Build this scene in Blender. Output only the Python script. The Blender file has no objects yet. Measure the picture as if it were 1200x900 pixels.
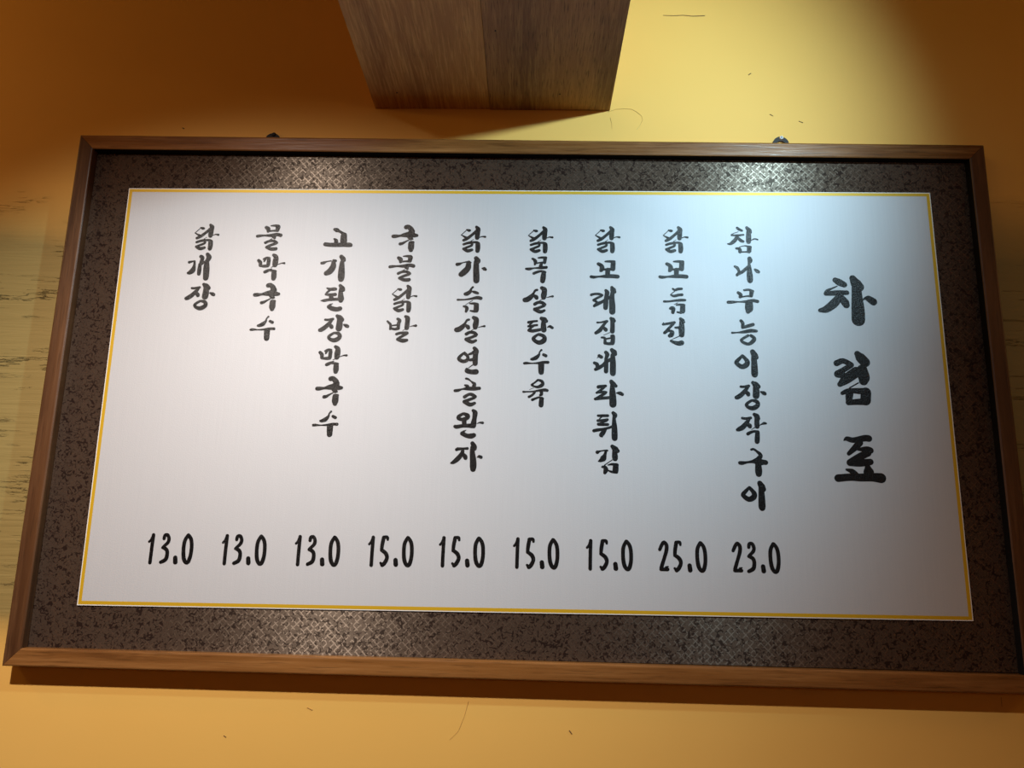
import bpy, bmesh, math, random
import numpy as np
from mathutils import Vector, Euler
from mathutils.geometry import delaunay_2d_cdt

random.seed(4)
S = bpy.context.scene
COL = S.collection
Z0 = 1.75            # height of the menu board's centre above the floor

# ------------------------------------------------------------------ camera
cam_d = bpy.data.cameras.new('camera')
cam = bpy.data.objects.new('camera', cam_d)
COL.objects.link(cam)
cam.location = (0.0146, -1.2086, -0.2369 + Z0)
cam.rotation_euler = Euler((1.7764, -0.0217, 0.0196), 'XYZ')
cam_d.sensor_width = 36.0
cam_d.lens = 36.0 * 910.09 / 1200.0
cam_d.clip_start = 0.02
S.camera = cam

# ------------------------------------------------------------------ light and exposure
S.view_settings.view_transform = 'Standard'
S.view_settings.look = 'None'
S.view_settings.gamma = 1.0
S.view_settings.use_curve_mapping = False
S.view_settings.exposure = 0.0

world = bpy.data.worlds.new('dim_room_air')
S.world = world
world.use_nodes = True
world.node_tree.nodes['Background'].inputs[0].default_value = (0.02, 0.012, 0.006, 1)


def spot(name, loc, aim, watts, colour, size_deg, blend, radius):
    d = bpy.data.lights.new(name, 'SPOT')
    d.energy, d.color = watts, colour
    d.spot_size, d.spot_blend = math.radians(size_deg), blend
    d.shadow_soft_size = radius
    o = bpy.data.objects.new(name, d)
    o.location = loc
    o.rotation_euler = (Vector(aim) - Vector(loc)).to_track_quat('-Z', 'Y').to_euler()
    COL.objects.link(o)


def point_fill(name, loc, watts, colour, radius):
    d = bpy.data.lights.new(name, 'POINT')
    d.energy, d.color, d.shadow_soft_size = watts, colour, radius
    o = bpy.data.objects.new(name, d)
    o.location = loc
    COL.objects.link(o)


# the two ceiling spots that light the board, one either side of the beam
spot('spotlight_warm', (-0.64, -1.05, Z0 + 0.673), (-0.34, 0, Z0 - 0.86), 86, (1.0, 0.875, 0.78), 93, 1.0, 0.022)
spot('spotlight_cool', (0.61, -0.76, Z0 + 0.604), (-0.11, 0, Z0 + 0.34), 41, (0.58, 0.87, 1.0), 105, 1.0, 0.022)
# a cooler spot further back in the room
spot('spotlight_far', (0.34, -2.6, Z0 + 0.44), (0.46, 0, Z0 + 0.16), 16, (0.60, 0.86, 1.0), 26, 1.0, 0.12)
# added orange fill for the ambient glow, behind the camera and off both sides
point_fill('warm_fill', (-1.3, -3.0, 2.0), 4, (1.0, 0.62, 0.32), 0.14)
point_fill('warm_fill', (1.3, -3.0, 2.0), 4, (1.0, 0.62, 0.32), 0.14)
point_fill('warm_fill', (-1.75, -0.55, 2.40), 7.6, (1.0, 0.54, 0.18), 0.06)
point_fill('warm_fill', (1.9, -0.60, 2.30), 4.5, (1.0, 0.54, 0.18), 0.06)


# ------------------------------------------------------------------ helpers
def link(name, me, mat=None, parent=None):
    o = bpy.data.objects.new(name, me)
    COL.objects.link(o)
    if mat:
        me.materials.append(mat)
    if parent:
        o.parent = parent
    return o


def obj(name, bm, mat=None, parent=None, smooth=False):
    me = bpy.data.meshes.new(name)
    bmesh.ops.recalc_face_normals(bm, faces=bm.faces[:])
    bm.to_mesh(me)
    bm.free()
    if smooth:
        for p in me.polygons:
            p.use_smooth = True
    return link(name, me, mat, parent)


def box(bm, x0, x1, y0, y1, z0, z1, bevel=0.0):
    vs = [bm.verts.new(p) for p in ((x0, y0, z0), (x1, y0, z0), (x1, y1, z0), (x0, y1, z0),
                                    (x0, y0, z1), (x1, y0, z1), (x1, y1, z1), (x0, y1, z1))]
    fs = [bm.faces.new([vs[i] for i in q]) for q in
          ((0, 3, 2, 1), (4, 5, 6, 7), (0, 1, 5, 4), (1, 2, 6, 5), (2, 3, 7, 6), (3, 0, 4, 7))]
    if bevel:
        es = list({e for f in fs for e in f.edges})
        bmesh.ops.bevel(bm, geom=es, offset=bevel, segments=2, affect='EDGES', profile=0.5)


def empty(name, loc, label=None, cat=None):
    o = bpy.data.objects.new(name, None)
    o.empty_display_size = 0.05
    o.location = loc
    COL.objects.link(o)
    if label:
        o['label'], o['category'] = label, cat
    return o


def tube(bm, pts, r0, r1=None, seg=6):
    """thin tapering tube through a list of points"""
    pts = [Vector(p) for p in pts]
    r1 = r0 if r1 is None else r1
    rings = []
    for i, p in enumerate(pts):
        d = (pts[min(i + 1, len(pts) - 1)] - pts[max(i - 1, 0)]).normalized()
        a = d.cross(Vector((0, 1, 0)))
        a = a.normalized() if a.length > 1e-6 else Vector((1, 0, 0))
        b = d.cross(a).normalized()
        r = r0 + (r1 - r0) * i / max(1, len(pts) - 1)
        rings.append([bm.verts.new(p + (a * math.cos(t) + b * math.sin(t)) * r)
                      for t in (2 * math.pi * k / seg for k in range(seg))])
    for q, w in zip(rings, rings[1:]):
        for k in range(seg):
            bm.faces.new((q[k], q[(k + 1) % seg], w[(k + 1) % seg], w[k]))
    bm.faces.new(rings[0][::-1])
    bm.faces.new(rings[-1])


# ------------------------------------------------------------------ materials
class Nodes:
    def __init__(self, name):
        self.mat = bpy.data.materials.new(name)
        self.mat.use_nodes = True
        self.t = self.mat.node_tree
        self.bsdf = self.t.nodes['Principled BSDF']

    def n(self, kind, **kw):
        nd = self.t.nodes.new(kind)
        for k, v in kw.items():
            setattr(nd, k, v)
        return nd

    def put(self, sock, val):
        if isinstance(val, bpy.types.NodeSocket):
            self.t.links.new(val, sock)
        elif isinstance(val, (int, float)) and sock.type == 'RGBA':
            sock.default_value = (val, val, val, 1)
        elif isinstance(val, tuple) and len(val) == 3 and sock.type == 'RGBA':
            sock.default_value = (*val, 1)
        else:
            sock.default_value = val

    def math(self, op, a, b=0.0, c=0.0):
        nd = self.n('ShaderNodeMath', operation=op)
        for s, v in zip(nd.inputs, (a, b, c)):
            self.put(s, v)
        return nd.outputs[0]

    def coord(self, scale=(1, 1, 1), rot=(0, 0, 0), kind='Object'):
        tc = self.n('ShaderNodeTexCoord')
        mp = self.n('ShaderNodeMapping')
        mp.inputs['Scale'].default_value = scale
        mp.inputs['Rotation'].default_value = rot
        self.t.links.new(tc.outputs[kind], mp.inputs[0])
        return mp.outputs[0]

    def noise(self, vec, scale, detail=4.0, rough=0.55, dist=0.0):
        nd = self.n('ShaderNodeTexNoise')
        self.put(nd.inputs['Vector'], vec)
        nd.inputs['Scale'].default_value = scale
        nd.inputs['Detail'].default_value = detail
        nd.inputs['Roughness'].default_value = rough
        nd.inputs['Distortion'].default_value = dist
        return nd.outputs[0]

    def ramp(self, fac, *stops):
        nd = self.n('ShaderNodeValToRGB')
        els = nd.color_ramp.elements
        while len(els) < len(stops):
            els.new(0.5)
        for e, (p, c) in zip(els, stops):
            e.position = p
            e.color = (c, c, c, 1) if isinstance(c, (int, float)) else (*c, 1)
        self.put(nd.inputs[0], fac)
        return nd.outputs[0]

    def mix(self, fac, a, b, blend='MIX'):
        nd = self.n('ShaderNodeMix', data_type='RGBA', blend_type=blend)
        self.put(nd.inputs[0], fac)
        self.put(nd.inputs[6], a)
        self.put(nd.inputs[7], b)
        return nd.outputs[2]

    def bump(self, height, strength, dist, normal=None):
        nd = self.n('ShaderNodeBump')
        nd.inputs['Strength'].default_value = strength
        nd.inputs['Distance'].default_value = dist
        self.put(nd.inputs['Height'], height)
        if normal:
            self.put(nd.inputs['Normal'], normal)
        return nd.outputs[0]

    def set(self, **kw):
        for k, v in kw.items():
            self.put(self.bsdf.inputs[k.replace('_', ' ')], v)
        return self.mat


def wall_paint(name, cracked):
    m = Nodes(name)
    co = m.coord()
    big = m.noise(co, 2.2, 3)
    fine = m.noise(co, 180, 3)
    col = m.mix(m.ramp(big, (0.35, 0.0), (0.7, 1.0)), (0.89, 0.52, 0.125), (0.92, 0.55, 0.14))
    h = m.math('MULTIPLY_ADD', big, 0.35, m.math('MULTIPLY', fine, 0.02))
    nrm = m.bump(h, 0.35, 0.01)
    if cracked:
        # band of drag-marked plaster with ragged horizontal cracks, behind and beside the board
        sep = m.n('ShaderNodeSeparateXYZ')
        m.put(sep.inputs[0], co)
        z = m.math('ADD', sep.outputs[2], m.math('MULTIPLY', m.math('SUBTRACT', m.noise(co, 5, 2), 0.5), 0.16))
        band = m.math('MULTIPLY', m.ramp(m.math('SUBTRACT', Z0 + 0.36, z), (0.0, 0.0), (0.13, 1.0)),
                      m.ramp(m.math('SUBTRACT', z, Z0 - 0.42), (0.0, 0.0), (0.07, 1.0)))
        lines = m.noise(m.coord((6, 1, 74)), 1.0, 6, 0.68, 0.25)
        crack = m.ramp(m.math('ABSOLUTE', m.math('SUBTRACT', lines, 0.56)), (0.0, 1.0), (0.016, 0.0))
        gate = m.ramp(m.noise(m.coord((5, 1, 16)), 1.0, 2), (0.50, 0.0), (0.60, 1.0))
        crack = m.math('MULTIPLY', m.math('MULTIPLY', crack, gate), band)
        drag = m.noise(m.coord((3, 1, 60)), 1.0, 4, 0.6, 0.6)
        hh = m.math('SUBTRACT', m.math('MULTIPLY', m.math('MULTIPLY', drag, band), 0.6), crack)
        nrm = m.bump(hh, 0.8, 0.004, nrm)
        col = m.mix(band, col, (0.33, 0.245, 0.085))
        col = m.mix(m.math('MULTIPLY', crack, 0.22), col, (0.12, 0.07, 0.025))
    return m.set(Base_Color=col, Roughness=0.62, Specular_IOR_Level=0.3, Normal=nrm)


def wood(name, dark, mid, light, along='x', rough=0.42, grain=1.0, figure=1.0, pore=0.75, shift=0.0):
    m = Nodes(name)
    sc = {'x': (3, 60, 60), 'z': (60, 60, 3), 'y': (60, 3, 60)}[along]
    sb = {'x': (1.6, 14, 14), 'z': (14, 14, 1.6), 'y': (11, 1.3, 11)}[along]
    oi = m.n('ShaderNodeObjectInfo')
    off = m.n('ShaderNodeVectorMath', operation='ADD')
    tc = m.n('ShaderNodeTexCoord')
    m.put(off.inputs[0], tc.outputs['Object'])
    sh = m.n('ShaderNodeCombineXYZ')
    for k in range(3):
        m.put(sh.inputs[k], m.math('MULTIPLY', oi.outputs['Random'], 7.3))
    m.put(off.inputs[1], sh.outputs[0])

    def scaled(s):
        mp = m.n('ShaderNodeMapping')
        mp.inputs['Scale'].default_value = s
        m.put(mp.inputs[0], off.outputs[0])
        return mp.outputs[0]
    broad = m.noise(scaled(sb), 1.0 * figure, 4, 0.55, 0.8)
    fibres = m.noise(scaled(sc), 2.2 * grain, 5, 0.65, 0.3)
    pores = m.noise(scaled(tuple(c * 3 for c in sc)), 2.0 * grain, 2, 0.5)
    col = m.mix(m.ramp(m.math('ADD', broad, m.math('MULTIPLY', m.math('SUBTRACT', oi.outputs['Random'], 0.5), shift)), (0.30, 0.0), (0.68, 1.0)), dark, mid)
    col = m.mix(m.ramp(fibres, (0.45, 0.0), (0.75, 0.75)), col, light)
    col = m.mix(m.ramp(pores, (0.30, pore), (0.44, 0.0)), col, tuple(c * 0.35 for c in dark))
    h = m.math('ADD', fibres, m.math('MULTIPLY', pores, 0.6))
    return m.set(Base_Color=col, Roughness=m.math('MULTIPLY_ADD', fibres, 0.2, rough - 0.1),
                 Specular_IOR_Level=0.4, Normal=m.bump(h, 0.25, 0.001))


def plain(name, col, rough=0.5, metal=0.0, spec=0.5):
    return Nodes(name).set(Base_Color=col, Roughness=rough, Metallic=metal, Specular_IOR_Level=spec)


def satin():
    m = Nodes('silver_white_satin_paper')
    slub = m.noise(m.coord((420, 1, 9)), 1.0, 3, 0.6)
    weave = m.noise(m.coord((520, 1, 520)), 1.0, 2)
    tg = m.n('ShaderNodeTangent', direction_type='UV_MAP')
    col = m.mix(m.ramp(slub, (0.3, 0.0), (0.7, 1.0)), (0.585, 0.60, 0.635), (0.605, 0.62, 0.655))
    h = m.math('ADD', m.math('MULTIPLY', slub, 0.06), weave)
    return m.set(Base_Color=col, Metallic=0.33, Roughness=0.62, Anisotropic=0.25, Anisotropic_Rotation=0.25, Tangent=tg.outputs[0],
                 Normal=m.bump(h, 0.36, 0.0004))


def brocade():
    """brown brocade: matt ground, dark vine motif, and a diamond lattice of shiny thread"""
    m = Nodes('brown_brocade_fabric')
    co = m.coord()
    sep = m.n('ShaderNodeSeparateXYZ')
    m.put(sep.inputs[0], co)
    x, z = sep.outputs[0], sep.outputs[2]
    k = 2 * math.pi / 0.0105
    u = m.math('SINE', m.math('MULTIPLY', m.math('ADD', x, z), k / 2))
    v = m.math('SINE', m.math('MULTIPLY', m.math('SUBTRACT', x, z), k / 2))
    near = m.math('MINIMUM', m.math('ABSOLUTE', u), m.math('ABSOLUTE', v))
    line = m.ramp(near, (0.22, 1.0), (0.40, 0.0))
    leaf = m.noise(co, 165, 1.0, 0.4, 1.2)
    leafm = m.ramp(leaf, (0.575, 0.0), (0.615, 1.0))
    curl = m.ramp(m.math('ABSOLUTE', m.math('SUBTRACT', m.noise(co, 95, 0.6, 0.4, 1.4), 0.5)), (0.010, 1.0), (0.026, 0.0))
    motif = m.math('MAXIMUM', leafm, m.math('MULTIPLY', curl, 0.75))
    gap = m.ramp(m.noise(co, 160, 1), (0.42, 0.0), (0.5, 1.0))
    thread = m.math('MULTIPLY', m.math('MULTIPLY', line, gap), m.math('SUBTRACT', 1.0, leafm))
    ground = m.mix(motif, (0.060, 0.037, 0.025), (0.017, 0.0075, 0.005))
    tg = m.n('ShaderNodeTangent', direction_type='UV_MAP')
    sh = m.n('ShaderNodeBsdfPrincipled')
    m.put(sh.inputs['Base Color'], (0.62, 0.52, 0.42))
    m.put(sh.inputs['Metallic'], 1.0)
    m.put(sh.inputs['Roughness'], 0.44)
    m.put(sh.inputs['Anisotropic'], 0.92)
    m.put(sh.inputs['Anisotropic Rotation'], 0.25)
    m.put(sh.inputs['Tangent'], tg.outputs[0])
    m.set(Base_Color=ground, Roughness=0.8, Specular_IOR_Level=0.12,
          Normal=m.bump(m.math('SUBTRACT', m.math('MULTIPLY', thread, 0.6), motif), 0.3, 0.0006))
    mx = m.n('ShaderNodeMixShader')
    m.put(mx.inputs[0], m.math('MULTIPLY_ADD', thread, 0.20, m.math('MULTIPLY_ADD', motif, -0.065, 0.10)))
    m.t.links.new(m.bsdf.outputs[0], mx.inputs[1])
    m.t.links.new(sh.outputs[0], mx.inputs[2])
    m.t.links.new(mx.outputs[0], m.t.nodes['Material Output'].inputs[0])
    return m.mat


def ink():
    m = Nodes('black_printing_ink')
    sp = m.noise(m.coord((1, 1, 1)), 620, 2)
    return m.set(Base_Color=(0.003, 0.003, 0.004), Roughness=0.32, Specular_IOR_Level=0.32,
                 Normal=m.bump(sp, 0.8, 0.0008))


M_WALL = wall_paint('ochre_wall_paint_cracked', True)
M_WALL2 = wall_paint('ochre_wall_paint', False)
M_CEIL = plain('brown_ceiling_paint', (0.20, 0.12, 0.06), 0.8)
M_FLOOR = wood('dark_floor_wood', (0.10, 0.05, 0.025), (0.17, 0.09, 0.045), (0.22, 0.13, 0.07), 'x', 0.5)
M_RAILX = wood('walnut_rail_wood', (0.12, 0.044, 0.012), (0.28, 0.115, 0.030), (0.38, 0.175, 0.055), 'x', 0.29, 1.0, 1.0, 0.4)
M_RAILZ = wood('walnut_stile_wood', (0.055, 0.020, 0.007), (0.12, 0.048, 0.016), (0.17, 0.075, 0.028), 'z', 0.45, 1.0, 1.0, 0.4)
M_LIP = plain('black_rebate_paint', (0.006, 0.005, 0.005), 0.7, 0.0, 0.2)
M_BEAM = wood('beam_board_wood', (0.28, 0.115, 0.034), (0.70, 0.35, 0.105), (0.82, 0.48, 0.17), 'y', 0.55, 1.8, 0.7, 0.3)
M_BEAM2 = wood('beam_board_wood_darker', (0.20, 0.085, 0.034), (0.44, 0.21, 0.075), (0.60, 0.33, 0.12), 'y', 0.55, 1.8, 0.8, 0.7)
M_SATIN = satin()
M_EDGE = plain('white_card_edge', (0.82, 0.80, 0.76), 0.6)
M_GOLD = plain('gold_yellow_border', (0.66, 0.40, 0.012), 0.45, 0.15)
M_MAT = brocade()
M_INK = ink()
M_IRON = plain('dark_bronze_metal', (0.010, 0.006, 0.005), 0.5, 0.0, 0.3)
M_STEEL = plain('bright_screw_steel', (0.62, 0.60, 0.60), 0.3, 0.9)
M_MARK = plain('dark_scuff', (0.17, 0.09, 0.03), 0.8)
M_HAIR = plain('faint_hairline', (0.52, 0.28, 0.07), 0.8)
M_RIDGE = plain('lifted_paint_edge', (0.70, 0.42, 0.10), 0.6)


# ------------------------------------------------------------------ the room
def struct(name, bm, mat):
    o = obj(name, bm, mat)
    o['kind'] = 'structure'
    return o


RX, RY, CH = 3.2, -4.6, 2.62
bm = bmesh.new(); box(bm, -RX - 0.1, RX + 0.1, RY - 0.1, 0.1, -0.1, 0.0); struct('floor', bm, M_FLOOR)
bm = bmesh.new(); box(bm, -RX - 0.1, RX + 0.1, RY - 0.1, 0.1, CH, CH + 0.1); struct('ceiling', bm, M_CEIL)
bm = bmesh.new(); box(bm, -RX, RX, 0.0, 0.1, 0.0, CH); wall = struct('wall_back', bm, M_WALL)
bm = bmesh.new(); box(bm, -RX, RX, RY - 0.1, RY, 0.0, CH); struct('wall_front', bm, M_WALL2)
bm = bmesh.new(); box(bm, -RX - 0.1, -RX, RY - 0.1, 0.1, 0.0, CH); struct('wall_left', bm, M_WALL2)
bm = bmesh.new(); box(bm, RX, RX + 0.1, RY - 0.1, 0.1, 0.0, CH); struct('wall_right', bm, M_WALL2)


def wall_line(name, pts, r, mat, r1=None):
    bm = bmesh.new()
    tube(bm, [(x, -0.0002, Z0 + z) for x, z in pts], r, r1, 6)
    obj(name, bm, mat, wall)


wall_line('paint_wrinkle', [(0.1401, 0.4939), (0.1532, 0.4988), (0.1678, 0.4998), (0.1795, 0.4991), (0.1881, 0.4943), (0.1968, 0.4864), (0.1981, 0.4784), (0.1937, 0.4688), (0.1878, 0.4607)], 0.0007, M_RIDGE, 0.0004)
wall_line('paint_wrinkle', [(0.1430, 0.4826), (0.1458, 0.4715), (0.1458, 0.4619)], 0.0005, M_RIDGE, 0.0002)
wall_line('scratch', [(0.2365, 0.6816), (0.2530, 0.6809), (0.2709, 0.6819), (0.2887, 0.6803), (0.3096, 0.6813)], 0.0005, M_MARK, 0.0008)
wall_line('scratch', [(0.3809, 0.5659), (0.3854, 0.5693)], 0.0008, M_MARK)
wall_line('scratch', [(0.4623, 0.4795), (0.4693, 0.4764)], 0.0007, M_MARK)
wall_line('scratch', [(0.4140, 0.4918), (0.4196, 0.4886)], 0.0007, M_MARK)
wall_line('scratch', [(-0.0680, -0.4615), (-0.0736, -0.4827), (-0.0816, -0.5027), (-0.0936, -0.5147)], 0.0003, M_HAIR, 0.0002)
wall_line('scratch', [(-0.3051, -0.4757), (-0.2972, -0.4791)], 0.0007, M_HAIR)
wall_line('scratch', [(0.0797, -0.4974), (0.0834, -0.5019)], 0.0008, M_MARK)
wall_line('scratch', [(-0.4250, -0.5175), (-0.4210, -0.5197)], 0.0006, M_MARK)
wall_line('scratch', [(-0.5921, 0.4558), (-0.5889, 0.4542)], 0.0009, M_MARK)
wall_line('scratch', [(0.7044, -0.4360), (0.7043, -0.4488)], 0.0004, M_HAIR)

# ------------------------------------------------------------------ the boxed wooden beam
beam = empty('wooden_beam', (-0.06, -1.3, Z0 + 0.4955),
             'boxed dark wooden ceiling beam meeting the wall above the menu board', 'beam')
beam['kind'] = 'thing'
BX0, BXS, BX1, BZ, BL = -0.2604, -0.0630, 0.1423, 0.4955, 2.6


def beam_part(name, x0, x1, z0, z1, tilt=0.0, mat=None):
    bm = bmesh.new()
    box(bm, x0, x1, -BL, -0.0005, z0, z1, 0.0004)
    for v in bm.verts:
        v.co.z += tilt * (v.co.x - x0) / (x1 - x0)
        v.co -= Vector((-0.06, -1.3, BZ))
    return obj(name, bm, mat or M_BEAM, beam)


beam_part('bottom_board', BX0, BXS - 0.0003, BZ, BZ + 0.018, 0.0012)
beam_part('bottom_board', BXS + 0.0003, BX1, BZ, BZ + 0.018, 0.0, M_BEAM2)
TOPZ = CH - Z0 - 0.0005
beam_part('side_board', BX0, BX0 + 0.018, BZ + 0.0185, TOPZ)
beam_part('side_board', BX1 - 0.018, BX1, BZ + 0.0185, TOPZ)
for x, y in ((0.055, -0.05), (-0.045, -0.21), (0.075, -0.33), (-0.215, -0.05)):
    bm = bmesh.new()
    bmesh.ops.create_cone(bm, cap_ends=True, segments=10, radius1=0.0014, radius2=0.0010, depth=0.0012)
    for v in bm.verts:
        v.co += Vector((x + 0.06, y + 1.3, -0.0003))
    obj('nail_head', bm, M_IRON, beam)

# ------------------------------------------------------------------ the framed menu board
board = empty('framed_menu_board', (0, 0, Z0),
              'large framed Korean menu board with black brush lettering on silver white paper', 'menu board')
HW, HH, FW, FY0, FY1, SKEW = 0.75, 0.42465, 0.0256, -0.004, -0.030, 0.0022


def rail(name, corners, mat):
    """mitred rail: corners = outer a, outer b, inner b, inner a in (x, z)"""
    bm = bmesh.new()
    f = [bm.verts.new((x, FY1, z)) for x, z in corners]
    b = [bm.verts.new((x, FY0, z)) for x, z in corners]
    bm.faces.new(f)
    bm.faces.new(b[::-1])
    for i in range(4):
        j = (i + 1) % 4
        bm.faces.new((f[i], b[i], b[j], f[j]))
    longs = [e for e in bm.edges if {v for v in e.verts} in ({f[0], f[1]}, {f[2], f[3]})]
    bmesh.ops.bevel(bm, geom=longs, offset=0.0028, segments=3, affect='EDGES', profile=0.5)
    for v in bm.verts:
        v.co.z -= SKEW * (v.co.x + HW) / (2 * HW)
    o = obj(name, bm, mat, board)
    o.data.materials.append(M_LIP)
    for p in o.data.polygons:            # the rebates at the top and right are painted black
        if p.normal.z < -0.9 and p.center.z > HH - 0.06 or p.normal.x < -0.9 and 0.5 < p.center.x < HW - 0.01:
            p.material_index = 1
    return o


OX, OZ, IX, IZ, g = HW, HH, HW - FW, HH - FW, 0.00025
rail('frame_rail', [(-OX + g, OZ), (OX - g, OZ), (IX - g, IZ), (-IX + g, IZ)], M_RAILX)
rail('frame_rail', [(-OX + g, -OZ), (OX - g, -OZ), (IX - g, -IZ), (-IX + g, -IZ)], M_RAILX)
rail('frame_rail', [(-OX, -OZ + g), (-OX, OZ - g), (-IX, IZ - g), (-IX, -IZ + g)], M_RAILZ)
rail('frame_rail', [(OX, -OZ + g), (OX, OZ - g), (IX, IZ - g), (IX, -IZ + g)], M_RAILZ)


def add_uv(o):
    me = o.data
    uv = me.uv_layers.new(name='weave')
    for lp in me.loops:
        c = me.vertices[lp.vertex_index].co
        uv.data[lp.index].uv = (c.x, c.z)


bm = bmesh.new()
box(bm, -IX - 0.008, IX + 0.008, FY0 - 0.002, -0.0150, -IZ - 0.008, IZ + 0.008)
for v in bm.verts:
    v.co.z -= SKEW * 0.5
# the mat tucks into the rails' rebate, so keep it clear of them
for v in bm.verts:
    v.co.x *= (IX - 0.0003) / (IX + 0.008)
    v.co.z = v.co.z * (IZ - 0.0004) / (IZ + 0.008)
mat_o = obj('brocade_mat', bm, M_MAT, board)
add_uv(mat_o)
bm = bmesh.new()
box(bm, -IX - 0.004, IX + 0.004, FY0 + 0.0005, FY0 - 0.0015, -IZ - 0.004, IZ + 0.004)
obj('backing_board', bm, M_EDGE, board)

# the calligraphy sheet: white card edge, gold line, satin face
PX, PZ, PW, PH, PR = 0.0022, 0.0026, 0.6620, 0.3362, 0.0062
sheet = None


def sheet_panel(name, w, h, y0, y1, mat, parent, hole=None):
    bm = bmesh.new()
    if hole is None:
        box(bm, -w, w, y1, y0, -h, h)
    else:
        hw, hh = hole
        box(bm, -w, w, y1, y0, hh, h)
        box(bm, -w, w, y1, y0, -h, -hh)
        box(bm, -w, -hw, y1, y0, -hh, hh)
        box(bm, hw, w, y1, y0, -hh, hh)
    c, s = math.cos(PR), math.sin(PR)
    for v in bm.verts:
        x, z = v.co.x, v.co.z
        v.co.x, v.co.z = PX + c * x - s * z, PZ + s * x + c * z
    return obj(name, bm, mat, parent)


sheet = sheet_panel('calligraphy_sheet', PW - 0.0065, PH - 0.0065, -0.0151, -0.0170, M_SATIN, board)
add_uv(sheet)
e = sheet_panel('card_edge', PW, PH, -0.0151, -0.0169, M_EDGE, sheet, (PW - 0.0015, PH - 0.0015))
e['label'] = 'thin white edge of the calligraphy sheet'
e = sheet_panel('gold_border', PW - 0.0015, PH - 0.0015, -0.0151, -0.0171, M_GOLD, sheet, (PW - 0.0065, PH - 0.0065))
e['label'] = 'gold yellow border line around the sheet'

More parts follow.
